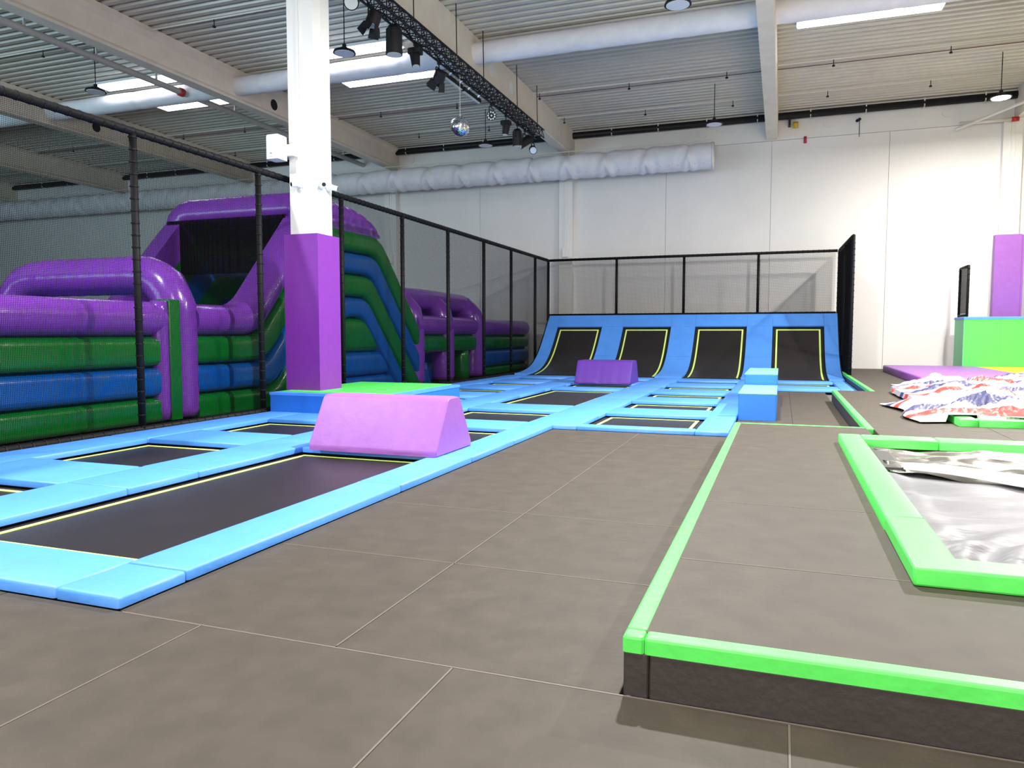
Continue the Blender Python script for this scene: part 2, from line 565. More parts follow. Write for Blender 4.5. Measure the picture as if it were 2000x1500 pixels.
# ------------------------------------------------------------------ lighting truss
TX, TZ = -7.55, 7.78
TY0, TY1 = 10.5, 23.5
t = thing('lighting_truss', 'black box truss hung on cables below the beige beam', 'truss', (TX, 17, TZ))
ch = [(TX - .14, TZ), (TX + .14, TZ), (TX + .14, TZ + .25), (TX - .14, TZ + .25)]
for cx, cz in ch:
    MB().cyl((cx, TY0, cz), (cx, TY1, cz), .024, 8).build('chord', 'black_metal', t, True)
mb = MB()
y = TY0
k = 0
while y < TY1 - .2:
    y2 = min(y + .25, TY1)
    for i in range(4):
        a, b = ch[i], ch[(i + 1) % 4]
        mb.cyl((a[0], y, a[1]), (b[0], y, b[1]), .011, 5)
        if k % 2:
            a, b = b, a
        mb.cyl((a[0], y, a[1]), (b[0], y2, b[1]), .011, 5)
    y = y2
    k += 1
mb.build('lacing', 'black_metal', t)['kind'] = 'stuff'
for cx, cz in ch:
    pass
for yy in (11.5, 14.4, 16.6, 18.3, 20.9, 22.8):
    MB().cyl((TX + .14, yy, TZ + .25), (TX + .1, yy + .05, CZ), .012, 6).build('hanging_cable', 'black_metal', t)
MB().tube([(TX - .1 + .05 * math.sin(i), TY0 + i * .26, TZ + .05 + .03 * math.sin(i * 1.7)) for i in range(50)], .02, 6).build('power_cable', 'black_metal', t)


def spot(lab, y, drop, kind, aim=(0, 0, -1), x=TX - .14, size=1.0):
    """stage lamp clamped on the truss; drop = distance of the body below the truss"""
    z = TZ - drop
    g = 'stage lamps on the truss'
    t = thing('stage_spotlight', lab, 'spotlight', (x, y, z), g)
    A = Vector(aim).normalized()
    c = Vector((x, y, z))
    MB().box((x - .03, y - .04, TZ - .06), (x + .03, y + .04, TZ + .03)).build('clamp', 'black_metal', t)
    r = .13 * size
    # yoke
    mb = MB()
    mb.tube(fillet([(x, y - r - .04, z), (x, y - r - .04, z + r + .08), (x, y + r + .04, z + r + .08), (x, y + r + .04, z)], .06), .014, 6)
    mb.cyl((x, y, z + r + .08), (x, y, TZ - .05), .014, 6)
    mb.build('yoke', 'black_metal', t)
    if kind == 'can':
        MB().cyl(c - A * .17 * size, c + A * .2 * size, r * .95, 16, r).cyl(c - A * .24 * size, c - A * .17 * size, r * .5, 12, r * .95).build('body', 'black_metal', t, 40)
        MB().cyl(c + A * .19 * size, c + A * .205 * size, r * .86, 16).build('lens', 'lens', t)
    elif kind == 'fresnel':
        sd = A.cross(Vector((0, 1, .01))).normalized()
        MB().cyl(c - A * .16, c + A * .08, r * 1.05, 10, r * 1.1).build('body', 'black_metal', t, 40)
        mb = MB()
        up = sd.cross(A)
        for dv in (sd, -sd, up, -up):
            pv = dv.cross(A).normalized()
            p0, p1 = c + A * .08 + dv * r, c + A * .26 + dv * r * 1.5
            q = pv * r * .8
            mb.add([p0 - q, p0 + q, p1 + q * 1.2, p1 - q * 1.2, p0 - q + dv * .006, p0 + q + dv * .006, p1 + q * 1.2 + dv * .006, p1 - q * 1.2 + dv * .006],
                   [(0, 1, 2, 3), (7, 6, 5, 4), (0, 4, 5, 1), (1, 5, 6, 2), (2, 6, 7, 3), (3, 7, 4, 0)])
        mb.build('barn_door', 'black_metal', t)
        MB().cyl(c + A * .075, c + A * .09, r * .9, 14).build('lens', 'lens', t)
    elif kind == 'head':
        MB().rbox((x - .14, y - .12, z + .12), (x + .14, y + .12, z + .24), .03).build('base', 'black_metal', t)
        MB().cyl(c - A * .16, c + A * .17, .12, 14, .09).sphere(c - A * .14, .12, 12, 8).build('body', 'black_metal', t, 40)
        MB().cyl(c + A * .168, c + A * .18, .08, 14).build('lens', 'lens', t)
    elif kind == 'ledpar':
        MB().cyl(c - A * .1, c + A * .06, r * .8, 20, r * 1.05).build('body', 'black_metal', t, 40)
        sd = A.cross(Vector((0, 0, 1))).normalized()
        up = sd.cross(A)
        for j in range(10):
            a = 2 * PI * j / 9
            rr = 0 if j == 9 else r * .72
            p = c + A * .06 + sd * math.cos(a) * rr + up * math.sin(a) * rr
            MB().cyl(p, p + A * .012, .026, 8).build('led', 'led', t)
    return t


spot('round lens spotlight at the very top of the picture on the truss', 12.45, .12, 'can', (.4, -.8, -.6), size=1.1)
spot('dark barn door spotlight second from the top left end of the truss', 13.2, .22, 'fresnel', (-.3, -.2, -1))
spot('long black can spotlight pointing straight down with a violet lens', 14.05, .3, 'can', (0, 0, -1), size=1.35)
spot('black moving head spotlight left of the long lit panel', 15.0, .35, 'head', (.2, -.2, -1))
spot('barn door spotlight hanging in front of the lit ceiling panel end', 16.2, .36, 'fresnel', (-.5, .3, -.7))
spot('round led spotlight with a ring of lenses right of the mirror ball', 19.55, .32, 'ledpar', (.35, -.9, -.35))
spot('moving head spotlight pointing down right of the led spotlight', 20.7, .4, 'head', (-.1, -.1, -1))
spot('black cylinder spotlight third from the far end of the truss', 21.7, .42, 'can', (0, .1, -1), size=1.15)
spot('black spotlight turned left, second from the far end of the truss', 22.4, .36, 'can', (-.6, -.5, -.5), size=1.1)
spot('small round lens spotlight at the far end of the truss', 23.2, .42, 'can', (.35, -.85, -.35), size=.95)
for ya, yb, lab in ((16.7, 17.75, 'slim black led bar with pale lens strip, nearer of two on the truss'), (17.85, 18.95, 'slim black led bar with pale lens strip, farther of two on the truss')):
    t = thing('led_bar', lab, 'light', (TX - .22, ya, TZ - .1), 'led bars on the truss')
    MB().box((TX - .29, ya, TZ - .16), (TX - .2, yb, TZ - .05)).build('housing', 'black_metal', t)
    MB().box((TX - .285, ya + .02, TZ - .167), (TX - .205, yb - .02, TZ - .161)).build('lens', 'led', t)
    for q in (.2, .8):
        yy = ya + (yb - ya) * q
        MB().cyl((TX - .14, yy, TZ), (TX - .22, yy, TZ - .06), .03, 8).build('clamp', 'chrome', t)
# mirror ball
bx, by, bz, br = -7.6, 17.2, 6.55, .245
t = thing('mirror_ball', 'silver mirror ball hanging on a wire below the truss', 'disco ball', (bx, by, bz))
mb = MB()
nv = 22
for j in range(nv):
    t0, t1 = PI * j / nv + .012, PI * (j + 1) / nv - .012
    nu = max(4, int(2 * nv * math.sin((t0 + t1) / 2)))
    for i in range(nu):
        a0, a1 = 2 * PI * i / nu + .02, 2 * PI * (i + 1) / nu - .02
        jx = Vector((random.uniform(-.004, .004), random.uniform(-.004, .004), random.uniform(-.004, .004)))
        q = [Vector((math.sin(tt) * math.cos(aa), math.sin(tt) * math.sin(aa), math.cos(tt))) * (br + random.uniform(-.0025, .0025)) + Vector((bx, by, bz)) + jx for tt, aa in ((t0, a0), (t1, a0), (t1, a1), (t0, a1))]
        mb.add(q, [(0, 1, 2, 3)])
mb.build('mirror_tiles', 'mirror', t)['kind'] = 'stuff'
MB().sphere((bx, by, bz), br - .012, 24, 16).build('core', 'chrome', t, True)
MB().cyl((bx, by, bz + br - .01), (bx, by, bz + br + .05), .03, 10).build('cap', 'chrome', t)
MB().cyl((bx, by, bz + br + .05), (bx, by, TZ), .006, 6).build('wire', 'pipe', t)

# small wall fittings
t = thing('warning_beacon', 'small yellow beacon on a bracket beside the end-on beam', 'beacon', (.35, 28.4, 8.8))
MB().box((.05, 28.3, 8.72), (.13, 28.6, 9.0)).build('bracket', 'black_metal', t)
MB().cyl((.2, 28.45, 8.75), (.38, 28.45, 8.75), .11, 14).build('lens', 'amber', t, True)
t = thing('alarm_sounder', 'small dark red sounder high on the white wall', 'alarm', (.62, 28.6, 8.2))
MB().cyl((.62, 28.58, 8.13), (.62, 28.58, 8.35), .05, 12).build('body', 'redglass', t, True)
t = thing('wall_camera', 'tiny black camera high on the white wall', 'camera', (1.9, 28.6, 8.6))
MB().cyl((2.35, 28.55, 8.78), (2.25, 28.35, 8.68), .05, 10).build('body', 'black_metal', t)
MB().cyl((2.35, 28.6, 8.2), (2.35, 28.6, 8.78), .012, 6).build('cable', 'black_metal', t)
for i, (x, lab) in enumerate(((-14.9, 'round white vent disc on the frieze left of the wide duct seam'), (-2.9, 'round white vent disc on the frieze above the duct end'),
                              (1.35, 'round white vent disc on the frieze right of the end-on beam'), (5.0, 'round white vent disc on the frieze below the lit lamp'))):
    t = tag(MB().cyl((x, 28.6, 8.75), (x, 28.57, 8.75), .15, 20).cyl((x, 28.575, 8.75), (x, 28.56, 8.75), .1, 20).build('vent_disc', 'wall'), lab, 'vent', 'round vent discs on the frieze')

# ================================================================== PILLAR with box
BT = .42
t = thing('padded_platform', 'low blue platform with bright green top around the pillar', 'platform', (-7.4, 12.3, .07))
bx0, bx1, by0, by1 = -8.48, -6.12, 10.85, 13.75
MB().box((bx0, by0, .071), (bx1, by1, BT - .06)).build('base', 'blue_deep', t)
MB().box((bx0 - .01, by0 - .01, BT - .058), (bx1 + .01, by1 + .01, BT - .012)).build('rim', 'blue', t)
MB().box((bx0 + .1, by0 + .18, BT - .012), (bx1 - .16, by1 - .02, BT)).build('top', 'green', t, label='bright green vinyl top')
t = thing('concrete_pillar', 'tall white square pillar rising through the purple padding', 'pillar', (-8.1, 11.7, 0))
px0, px1, py0, py1 = -8.40, -7.86, 11.42, 11.93
MB().box((px0, py0, 3.22), (px1, py1, 8.34)).build('shaft', 'pillar', t)
MB().box((px0 + .2, py0 - .012, 4.0), (px0 + .24, py0 - .001, 8.3)).box((px0 + .27, py0 - .012, 4.15), (px0 + .285, py0 - .001, 8.3)).box((px1 + .001, py0 + .22, 4.2), (px1 + .012, py0 + .24, 8.3)).build('conduit', 'pillar', t)
MB().tube([(px1 + .006, py0 + .23, 4.5), (px1 + .006, py0 + .13, 4.22), (px1 + .006, py0 + .1, 4.14)], .006, 6).tube([(px1 + .006, py0 + .23, 4.5), (px1 + .006, py0 + .36, 4.2)], .006, 6).build('cable', 'white', t)
t = thing('pillar_padding', 'purple square padding wrapped round the white pillar', 'padding', (-8.1, 11.7, BT))
MB().box((px0 - .09, py0 - .09, BT), (px1 + .09, py0 + .0, 3.22)).build('front_pad', 'purple_shaded', t)
MB().box((px1 + .0, py0 + .001, BT), (px1 + .09, py1 + .09, 3.219)).build('side_pad', 'purple_shaded', t)
MB().box((px0 - .09, py0 + .001, BT), (px0, py1 + .09, 3.219)).build('side_pad', 'purple_shaded', t)
MB().box((px0 + .001, py1, BT), (px1 - .001, py1 + .09, 3.219)).build('back_pad', 'purple_shaded', t)
t = thing('loudspeaker', 'white box loudspeaker on the left front of the pillar', 'speaker', (-8.5, 11.2, 4.7))
MB().rbox((-8.60, 11.02, 4.5), (-8.34, 11.30, 4.93), .03).build('cabinet', 'white', t)
MB().box((-8.56, 11.012, 4.54), (-8.38, 11.019, 4.89)).build('grille', 'white', t)
MB().box((-8.5, 11.008, 4.59), (-8.46, 11.011, 4.6)).build('badge', 'black_metal', t)
MB().box((-8.42, 11.30, 4.6), (-8.24, 11.42, 4.8)).build('bracket', 'white', t)
for (x, y, nrm, aim, lab) in ((-8.18, 11.41, (0, -1, 0), (-.6, -1, -.15), 'white security camera on the front face of the pillar'),
                              (-7.85, 11.58, (1, 0, 0), (.7, -1, -.1), 'white security camera on the right face of the pillar'),
                              (-7.85, 11.8, (1, 0, 0), (1, .5, -.2), 'small white camera at the far edge of the pillar right face')):
    t = thing('security_camera', lab, 'camera', (x, y, 4.1), 'cameras on the pillar')
    c = Vector((x, y, 4.1))
    n = Vector(nrm)
    a = Vector(aim).normalized()
    MB().cyl(c, c + n * .05, .07, 16, .06).sphere(c + n * .06, .06, 14, 10).build('base', 'white', t, 40)
    MB().cyl(c + n * .06, c + n * .06 + a * .12, .05, 16, .045).build('body', 'white', t, 40)
    MB().cyl(c + n * .06 + a * .115, c + n * .06 + a * .125, .036, 14).build('lens', 'black_metal', t)

# ================================================================== FLOOR MATS
fm = thing('gym_mats', 'grey brown floor mats laid edge to edge in the foreground', 'mat', (-1, 3, -.06))


def gmat(x0, x1, y0, y1, z1=0.0, z0=-.059, parent=None, m='mat_grey'):
    g = .0015
    mb = MB()
    # slightly crowned mat: rounded seam edges
    mb.rbox((x0 + g, y0 + g, z0), (x1 - g, y1 - g, z1), .006)
    return mb.build('mat', m, parent or fm)


for (a, b) in ((-3.23, -1.91), (-1.91, -.58)):
    for (c, d) in ((2.87, 4.2), (4.2, 5.57), (5.57, 6.93), (6.93, 8.29), (8.29, 9.65), (9.65, 10.72)):
        gmat(a, b, c, d)
xs = [-9.53, -8.16, -6.79, -5.42, -4.05, -2.68, -1.31, .06, 1.43, 2.8, 4.17]
for a, b in zip(xs, xs[1:]):
    for (c, d) in ((1.5, 2.87), (.13, 1.5), (-1.24, .13)):
        gmat(a, b, c, d)
xs = [-.66, .2, 1.03]
for a, b in zip(xs, xs[1:]):
    for (c, d) in ((10.45, 13.2), (13.2, 16.4), (16.4, 19.6)):
        gmat(a, b, c, d)

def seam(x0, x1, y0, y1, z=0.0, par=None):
    return MB().box((x0, y0, z - .002), (x1, y1, z + .0015)).build('seam_highlight', 'seam', par or fm)  # thin pale strip stands for the light caught on the seam edge


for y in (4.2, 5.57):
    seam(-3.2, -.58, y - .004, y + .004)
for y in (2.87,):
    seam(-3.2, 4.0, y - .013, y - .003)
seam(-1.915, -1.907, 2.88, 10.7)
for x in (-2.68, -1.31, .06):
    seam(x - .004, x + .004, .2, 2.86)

# ================================================================== RAISED PLATFORM
PZ = .24
pf = thing('raised_platform', 'raised platform of grey mats with light green edging strips', 'platform', (1, 6, 0))
PX0, PY0 = -.57, 2.87
# mats of the near platform
pit = (.63, 4.0, 3.95, 8.95)       # x0, x1, y0, y1 of the near pit kerb (outer)


def pmat(x0, x1, y0, y1):
    return gmat(x0, x1, y0, y1, PZ, PZ - .07, pf)


pmat(PX0 + .075, 2.3, PY0 + .075, 4.0)
pmat(2.3, 5.4, PY0 + .075, 4.0)
for c, d in ((4.0, 5.47), (5.47, 6.85), (6.85, 8.2), (8.2, 9.3)):
    pmat(PX0 + .075, .72, c, d)
    pmat(3.95, 5.4, c, d)
pmat(PX0 + .075, 1.05, 9.3, 10.42)
pmat(.72, 2.55, 8.87, 9.3)
pmat(2.55, 5.4, 8.87, 9.3)
# mats of the far platform
xs = [1.12, 2.5, 3.95, 5.4]
ys = [9.3, 10.5, 11.9, 13.3, 14.7, 16.1, 17.1]
for i, (a, b) in enumerate(zip(xs, xs[1:])):
    for c, d in zip(ys, ys[1:]):
        if a >= 2.4 and 11.3 <= c and d < 17:
            if a > 3.5:
                continue
            continue
        pmat(a, b, c, d)
for (a, b, c, d) in ((1.12, 2.3, 10.5, 17.1),):
    pass
xs = [1.82, 3.1, 5.4, 7.4, 9.4, 12.9]
ys = [17.1, 18.5, 20.0, 22.0, 24.0, 26.3, 27.9]
for a, b in zip(xs, xs[1:]):
    for c, d in zip(ys, ys[1:]):
        pmat(a, b, c, d)
pmat(5.4, 12.9, PY0 + .075, 10.5)
pmat(5.4, 12.9, 10.5, 17.1)
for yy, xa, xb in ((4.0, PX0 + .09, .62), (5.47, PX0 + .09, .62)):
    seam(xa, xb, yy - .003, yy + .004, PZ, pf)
# black side walls
def side(x0, x1, y0, y1):
    return MB().rbox((x0, y0, 0), (x1, y1, PZ - .06), .008).build('side_panel', 'mat_side', pf)


side(PX0 + .004, PX0 + .06, PY0 + .058, 10.42)
x = PX0 + .004
side(x, x + .1, PY0 + .004, PY0 + .0035 + .05)
for a, b in ((x + .103, 5.4), (5.403, 12.9)):
    side(a, b, PY0 + .004, PY0 + .06)
side(PX0 + .07, 1.0, 10.36, 10.42)
side(1.03, 1.09, 10.42, 17.08)
side(1.1, 1.76, 17.02, 17.08)
side(1.765, 1.82, 17.1, 27.9)


# green edging: folded strip over the edge
def edge(x0, x1, y0, y1):
    return MB().rbox((x0, y0, PZ - .062), (x1, y1, PZ + .006), .012).build('edge_strip', 'green', pf, label='light green vinyl edging strip')


edge(PX0, PX0 + .085, PY0 + .088, 10.44)
edge(PX0, PX0 + .085, PY0, PY0 + .086)
edge(PX0 + .087, 5.4, PY0, PY0 + .086)
edge(5.402, 12.9, PY0, PY0 + .086)
edge(PX0 + .087, 1.03, 10.385, 10.44)
edge(1.035, 1.125, 10.3, 17.1)
edge(1.765, 1.86, 17.1, 27.9)
# underside filler so that nothing shows through the seams
MB().box((PX0 + .07, PY0 + .07, -.05), (12.8, 3.9, PZ - .075)).box((PX0 + .07, 3.9, -.05), (.7, 10.3, PZ - .075)).box((1.1, 9.0, -.05), (12.8, 10.4, PZ - .075)).box((1.12, 10.4, -.05), (2.3, 17.0, PZ - .075)).box((4.0, 3.9, -.05), (12.8, 17.0, PZ - .075)).box((1.83, 17.0, -.05), (12.8, 27.9, PZ - .075)).box((.7, 3.9, -.05), (4.0, 9.0, PZ - .2)).box((2.3, 10.4, -.05), (4.0, 17.0, PZ - .2)).build('core', 'mat_side', pf)

# ================================================================== NEAR PIT
kb = thing('pit_kerb', 'light green padded kerb around the near foam pit', 'kerb', (2, 6, PZ))
x0, x1, y0, y1 = .62, 3.9, 3.93, 8.97
kw = .22
zt = .335


def kpad(a, b, c, d, par):
    MB().rbox((a, c, PZ + .001), (b, d, zt), .014).build('pad', 'green', par, 50)


kpad(x0, x0 + kw, 5.005, y1, kb)
o = MB().prism([(x0, y0), (2.4, y0), (2.4, y0 + kw), (x0 + kw, y0 + kw), (x0 + kw, 5.0), (x0, 5.0)], 'z', PZ + .001, zt).build('corner_pad', 'green', kb, 50)
md = o.modifiers.new('bevel', 'BEVEL')
md.width = .013
md.segments = 2
kpad(2.405, x1, y0, y0 + kw, kb)
kpad(x0 + kw + .003, 1.55, y1 - kw * 1.5, y1, kb)
kpad(1.555, x1, y1 - kw * 1.5, y1, kb)
kpad(x1 + .003, x1 + kw, y0, y1, kb)


def sheet(name, label, cat, m, fn, nx, ny, smooth=True, uvf=None, thick=.006):
    """rumpled cloth from fn(u, v) -> point"""
    mb = MB()
    vs = [fn(i / nx, j / ny) for j in range(ny + 1) for i in range(nx + 1)]
    fs = [(j * (nx + 1) + i, j * (nx + 1) + i + 1, (j + 1) * (nx + 1) + i + 1, (j + 1) * (nx + 1) + i) for j in range(ny) for i in range(nx)]
    me = bpy.data.meshes.new(name)
    me.from_pydata(vs, [], fs)
    me.materials.append(M[m])
    for p in me.polygons:
        p.use_smooth = smooth
    if uvf:
        uv = me.uv_layers.new(name='UVMap')
        for l in me.loops:
            i = l.vertex_index % (nx + 1)
            j = l.vertex_index // (nx + 1)
            uv.data[l.index].uv = uvf(i / nx, j / ny)
    ob = bpy.data.objects.new(name, me)
    COL.objects.link(ob)
    md = ob.modifiers.new('thickness', 'SOLIDIFY')
    md.thickness = thick
    tag(ob, label, cat)
    return ob


def ridged(x, y, s, seed=0):
    return abs(noise.noise((x * s, y * s, seed))) ** .7


def grey_fn(u, v):
    # rectangular sheet inside the pit; the far edge runs diagonally
    x = .85 + u * 3.0
    yfar = 7.25 - .56 * u * 3.0 + .1 * math.sin(u * 9)
    yfar = max(yfar, 5.4)
    y = 4.16 + (yfar - 4.16) * v
    e = min(1, (x - .80) / .25)
    fold = math.sin((x * 3.2 + y * 7.5 + 2.3 * noise.noise((x * 1.4, y * 1.2, 3))) * 1.3) * .016
    fine = .03 * ridged(x * .8, y * 2.2, 2.0, 5) * max(0, 1 - (x - .8) / .9)
    arc = .02 * math.sin(26 * math.hypot(x - 1.7, (y - 4.3) * .8)) * math.exp(-((x - 1.15) ** 2 + (y - 4.7) ** 2) / .25)
    z = .205 + .06 * math.sin(PI * min(1, e)) * .3 + fold + fine + arc + .05 * noise.noise((x * .9, y * .9, 1)) + .035 * (x - .8)
    return (x, y, z)


sheet('fabric_sheet', 'crumpled dark grey nylon sheet in the near pit', 'sheet', 'grey_sheet', grey_fn, 110, 110)


def white_fn(u, v):
    x = 1.02 + u * 2.85
    yc = 7.2 - .55 * u * 3.0
    w = .08 + .42 * min(1, u * 2.2)
    y = yc + (v - .5) * w * 1.6
    z = .27 + .05 * math.sin(v * PI) + .01 * math.sin(x * 6) + .03 * (x - .8)
    return (x, y, z)


sheet('plastic_sheet', 'smooth white plastic strip lying across the grey pit sheet', 'sheet', 'white_sheet', white_fn, 50, 14)


def foil_fn(u, v):
    x = .92 + u * 2.95
    yn = 7.15 - .45 * u * 3.1
    y = yn + (8.6 - yn) * v
    z = .225 + .10 * (noise.noise((x * 1.2, y * 3.4, 8))) + .05 * ridged(x, y * 2.4, 1.8, 2) + .02 * noise.noise((x * 4, y * 9, 4))
    return (x, y, z)


sheet('foil_sheet', 'crumpled silver foil sheet at the far side of the near pit', 'sheet', 'foil', foil_fn, 90, 80)
t = tag(MB().rbox((.845, 7.35, .16), (1.08, 8.6, .262), .05).build('pit_bag', 'mat_side'), 'black bag edge showing in the far left corner of the near pit', 'bag')
t = tag(MB().box((2.02, 5.50, .262), (2.3, 5.62, .30)).build('tape_patch', 'lime'), 'small lime green tag on the grey pit sheet', 'tag')

# ================================================================== FAR PIT with tarp
kb2 = thing('pit_kerb', 'green padded kerb around the far pit under the striped tarp', 'kerb', (3, 14, PZ))
kpad(2.2, 2.42, 11.0, 13.9, kb2)
kpad(2.2, 2.42, 13.905, 17.0, kb2)
kpad(2.423, 3.05, 11.0, 11.22, kb2)
kpad(3.055, 6.0, 11.0, 11.22, kb2)
kpad(2.423, 6.0, 16.78, 17.0, kb2)


def tarp_fn(x0, x1, y0, y1, h, seed, skew=0):
    def fn(u, v):
        ex = .28 * noise.noise((v * 3.1, seed, 1.7))
        ey = .45 * noise.noise((u * 3.3, seed, 5.1))
        x = x0 + (x1 - x0) * u + ex * (1 - u) + skew * (v - .5)
        y = y0 + (y1 - y0) * v + ey
        m = min(1, math.sin(PI * min(1, max(0, v))) * 1.5) * min(1, (u * 7) ** .6 + .05)
        rp = .5 + .55 * noise.noise((x * .9, y * .55, seed)) + .35 * ridged(x * 1.3, y * .9, 1.5, seed + 2) + .14 * noise.noise((x * 4, y * 3, seed + 9))
        z = PZ + .03 + h * m * rp + .10 * m * (ridged(x, y * 1.3, 3.2, seed + 4) - .3) + .05 * m * (ridged(x * 1.5, y, 7, seed + 6) - .3)
        if 2.1 < x < 6.1 and (10.9 < y < 11.3 or 16.7 < y < 17.1) or (2.1 < x < 2.5 and 10.9 < y < 17.1):
            z = max(z, zt + .03)
        return (x, y, z)
    return fn


def tarp_uv(s, seed):
    def f(u, v):
        d = .30 * noise.noise((u * 2, v * 2, seed)) + .05 * noise.noise((u * 9, v * 9, seed))
        return (u, v * s + u * .5 + d)
    return f


sheet('tarpaulin', 'red white and blue striped tarp heap, nearer fold over the kerb', 'tarp', 'tarp', tarp_fn(1.66, 6.4, 11.1, 13.8, .40, 4, .0), 170, 100, False, tarp_uv(2.0, 3))
sheet('tarpaulin', 'red white and blue striped tarp heap, farther larger fold', 'tarp', 'tarp', tarp_fn(2.2, 7.4, 14.05, 19.2, .36, 11, .3), 170, 150, False, tarp_uv(3.2, 8))

# soft play mats and block at the right
t = thing('crash_mat', 'thick purple crash mat on the far platform by the wall', 'mat', (4.3, 23.5, PZ))
MB().rbox((3.05, 19.5, PZ + .001), (5.6, 26.2, .44), .04).build('body', 'purple', t, 50)
t = thing('crash_mat', 'bright yellow crash mat in front of the green block', 'mat', (7, 23.5, PZ))
MB().rbox((5.62, 19.5, PZ + .001), (9.4, 26.18, .43), .04).build('body', 'yellow', t, 50)
t = thing('padded_block', 'tall bright green padded block with a blue top rim', 'block', (7, 26.9, PZ))
for a, b in ((5.27, 6.22), (6.223, 7.3), (7.303, 8.4), (8.403, 9.4)):
    MB().box((a, 26.21, PZ + .001), (b, 26.27, 1.87)).build('front_panel', 'green', t)
MB().box((5.25, 26.22, PZ + .001), (5.31, 27.5, 1.87)).build('side_panel', 'mint', t)
MB().box((5.32, 26.28, PZ + .001), (9.4, 27.5, 1.86)).build('core', 'mat_side', t)
MB().rbox((5.23, 26.19, 1.871), (9.42, 27.52, 1.95), .02).build('top', 'blue', t)

# ================================================================== TRAMPOLINES + PADDING
PT = .07
pads = thing('trampoline_padding', 'blue foam padding frame around all the floor trampolines', 'padding', (-5, 12, 0))


def pad(x0, x1, y0, y1):
    g = .002
    dz = random.uniform(-.003, .003)
    return MB().rbox((x0 + g, y0 + g, .005), (x1 - g, y1 - g, PT + dz), .018).build('pad', 'blue', pads, 50)


def strip(x0, x1, ys):
    for a, b in zip(ys, ys[1:]):
        pad(x0, x1, a, b)


L, Mc, R_, Q = (-7.82, -6.23), (-5.46, -3.69), (-2.86, -1.13), (-.29, 1.38)
YB = 23.15
strip(-8.5, L[0], [2.87, 5.0, 7.5, 9.95, 12.6, 15.0, 17.5, 19.9, 22.3, YB])
strip(L[1], Mc[0], [2.87, 5.0, 5.86, 8.0, 10.0, 12.0, 13.7, 15.6, 17.5, 19.4, 21.2, YB])
strip(Mc[1], -3.23, [2.87, 3.35, 5.95, 7.6, 9.0, 10.72])
strip(Mc[1], R_[0], [10.724, 12.2, 13.7, 15.6, 17.5, 19.4, 21.2, YB])
strip(R_[1], -.67, [10.724, 13.0, 15.2, 17.4, 19.63])
strip(R_[1], Q[0], [19.634, 21.4, YB])
strip(Q[1], 1.76, [19.634, 21.4, YB])
ROWS = {
    'L': [(3.4, 4.93), (5.87, 7.5), (8.44, 9.93), (13.75, 15.0), (16.15, 17.5), (18.62, 19.92), (21.12, 22.3)],
    'M': [(3.42, 7.55), (8.35, 10.07), (10.97, 12.65), (13.7, 17.95), (18.6, 20.05), (21.1, 22.25)],
    'R': [(10.98, 12.7), (13.65, 15.1), (16.15, 17.52), (18.65, 19.97), (21.05, 22.22)],
    'Q': [(20.8, 22.4)],
}
START = {'L': 2.87, 'M': 2.87, 'R': 10.724, 'Q': 19.634}
COLX = {'L': L, 'M': Mc, 'R': R_, 'Q': Q}
ordn = ['nearest', 'second nearest', 'third nearest', 'fourth nearest', 'fifth nearest', 'sixth nearest', 'farthest']
where = {'L': 'in the left column along the net fence', 'M': 'in the middle lane', 'R': 'in the right column before the curved wall', 'Q': ''}
for c, rows in ROWS.items():
    x0, x1 = COLX[c]
    prev = START[c]
    for (a, b) in rows:
        pad(x0, x1, prev, a)
        prev = b
    pad(x0, x1, prev, YB)
    for i, (a, b) in enumerate(rows):
        od = ordn[i] if i < len(rows) - 1 else 'farthest'
        shape = 'long rectangular' if b - a > 3 else 'short'
        lab = '%s black trampoline, %s %s' % (shape, od, where[c])
        if c == 'Q':
            lab = 'short black trampoline right behind the blue and mint steps'
        if c == 'M' and i == 0:
            lab = 'longest black trampoline in the foreground before the large purple wedge'
        t = thing('trampoline', lab, 'trampoline', ((x0 + x1) / 2, (a + b) / 2, -.02), 'floor trampolines')
        MB().box((x0 - .05, a - .05, -.055), (x1 + .05, b + .05, -.022)).build('spring_skirt', 'skirt', t)
        MB().box((x0 + .14, a + .14, -.021), (x1 - .14, b - .14, -.006)).build('bed', 'bed', t)
        MB().ring(x0 + .12, x1 - .12, a + .12, b - .12, .05, -.005).build('border_stripe', 'lime', t)

# ------------------------------------------------------------------ curved wall of trampolines
CP = [(23.15, .07), (23.9, .10), (24.6, .19), (25.2, .36), (25.75, .66), (26.2, 1.03), (26.62, 1.44), (26.95, 1.78), (27.25, 2.08)]


def smooth_profile(P, n=4):
    out = []
    for i in range(len(P) - 1):
        p0, p1, p2, p3 = P[max(i - 1, 0)], P[i], P[i + 1], P[min(i + 2, len(P) - 1)]
        for k in range(n):
            t = k / n
            out.append(tuple(.5 * (2 * p1[d] + (p2[d] - p0[d]) * t + (2 * p0[d] - 5 * p1[d] + 4 * p2[d] - p3[d]) * t * t + (3 * p1[d] - p0[d] - 3 * p2[d] + p3[d]) * t ** 3) for d in (0, 1)))
    out.append(P[-1])
    return out


PR = smooth_profile(CP)


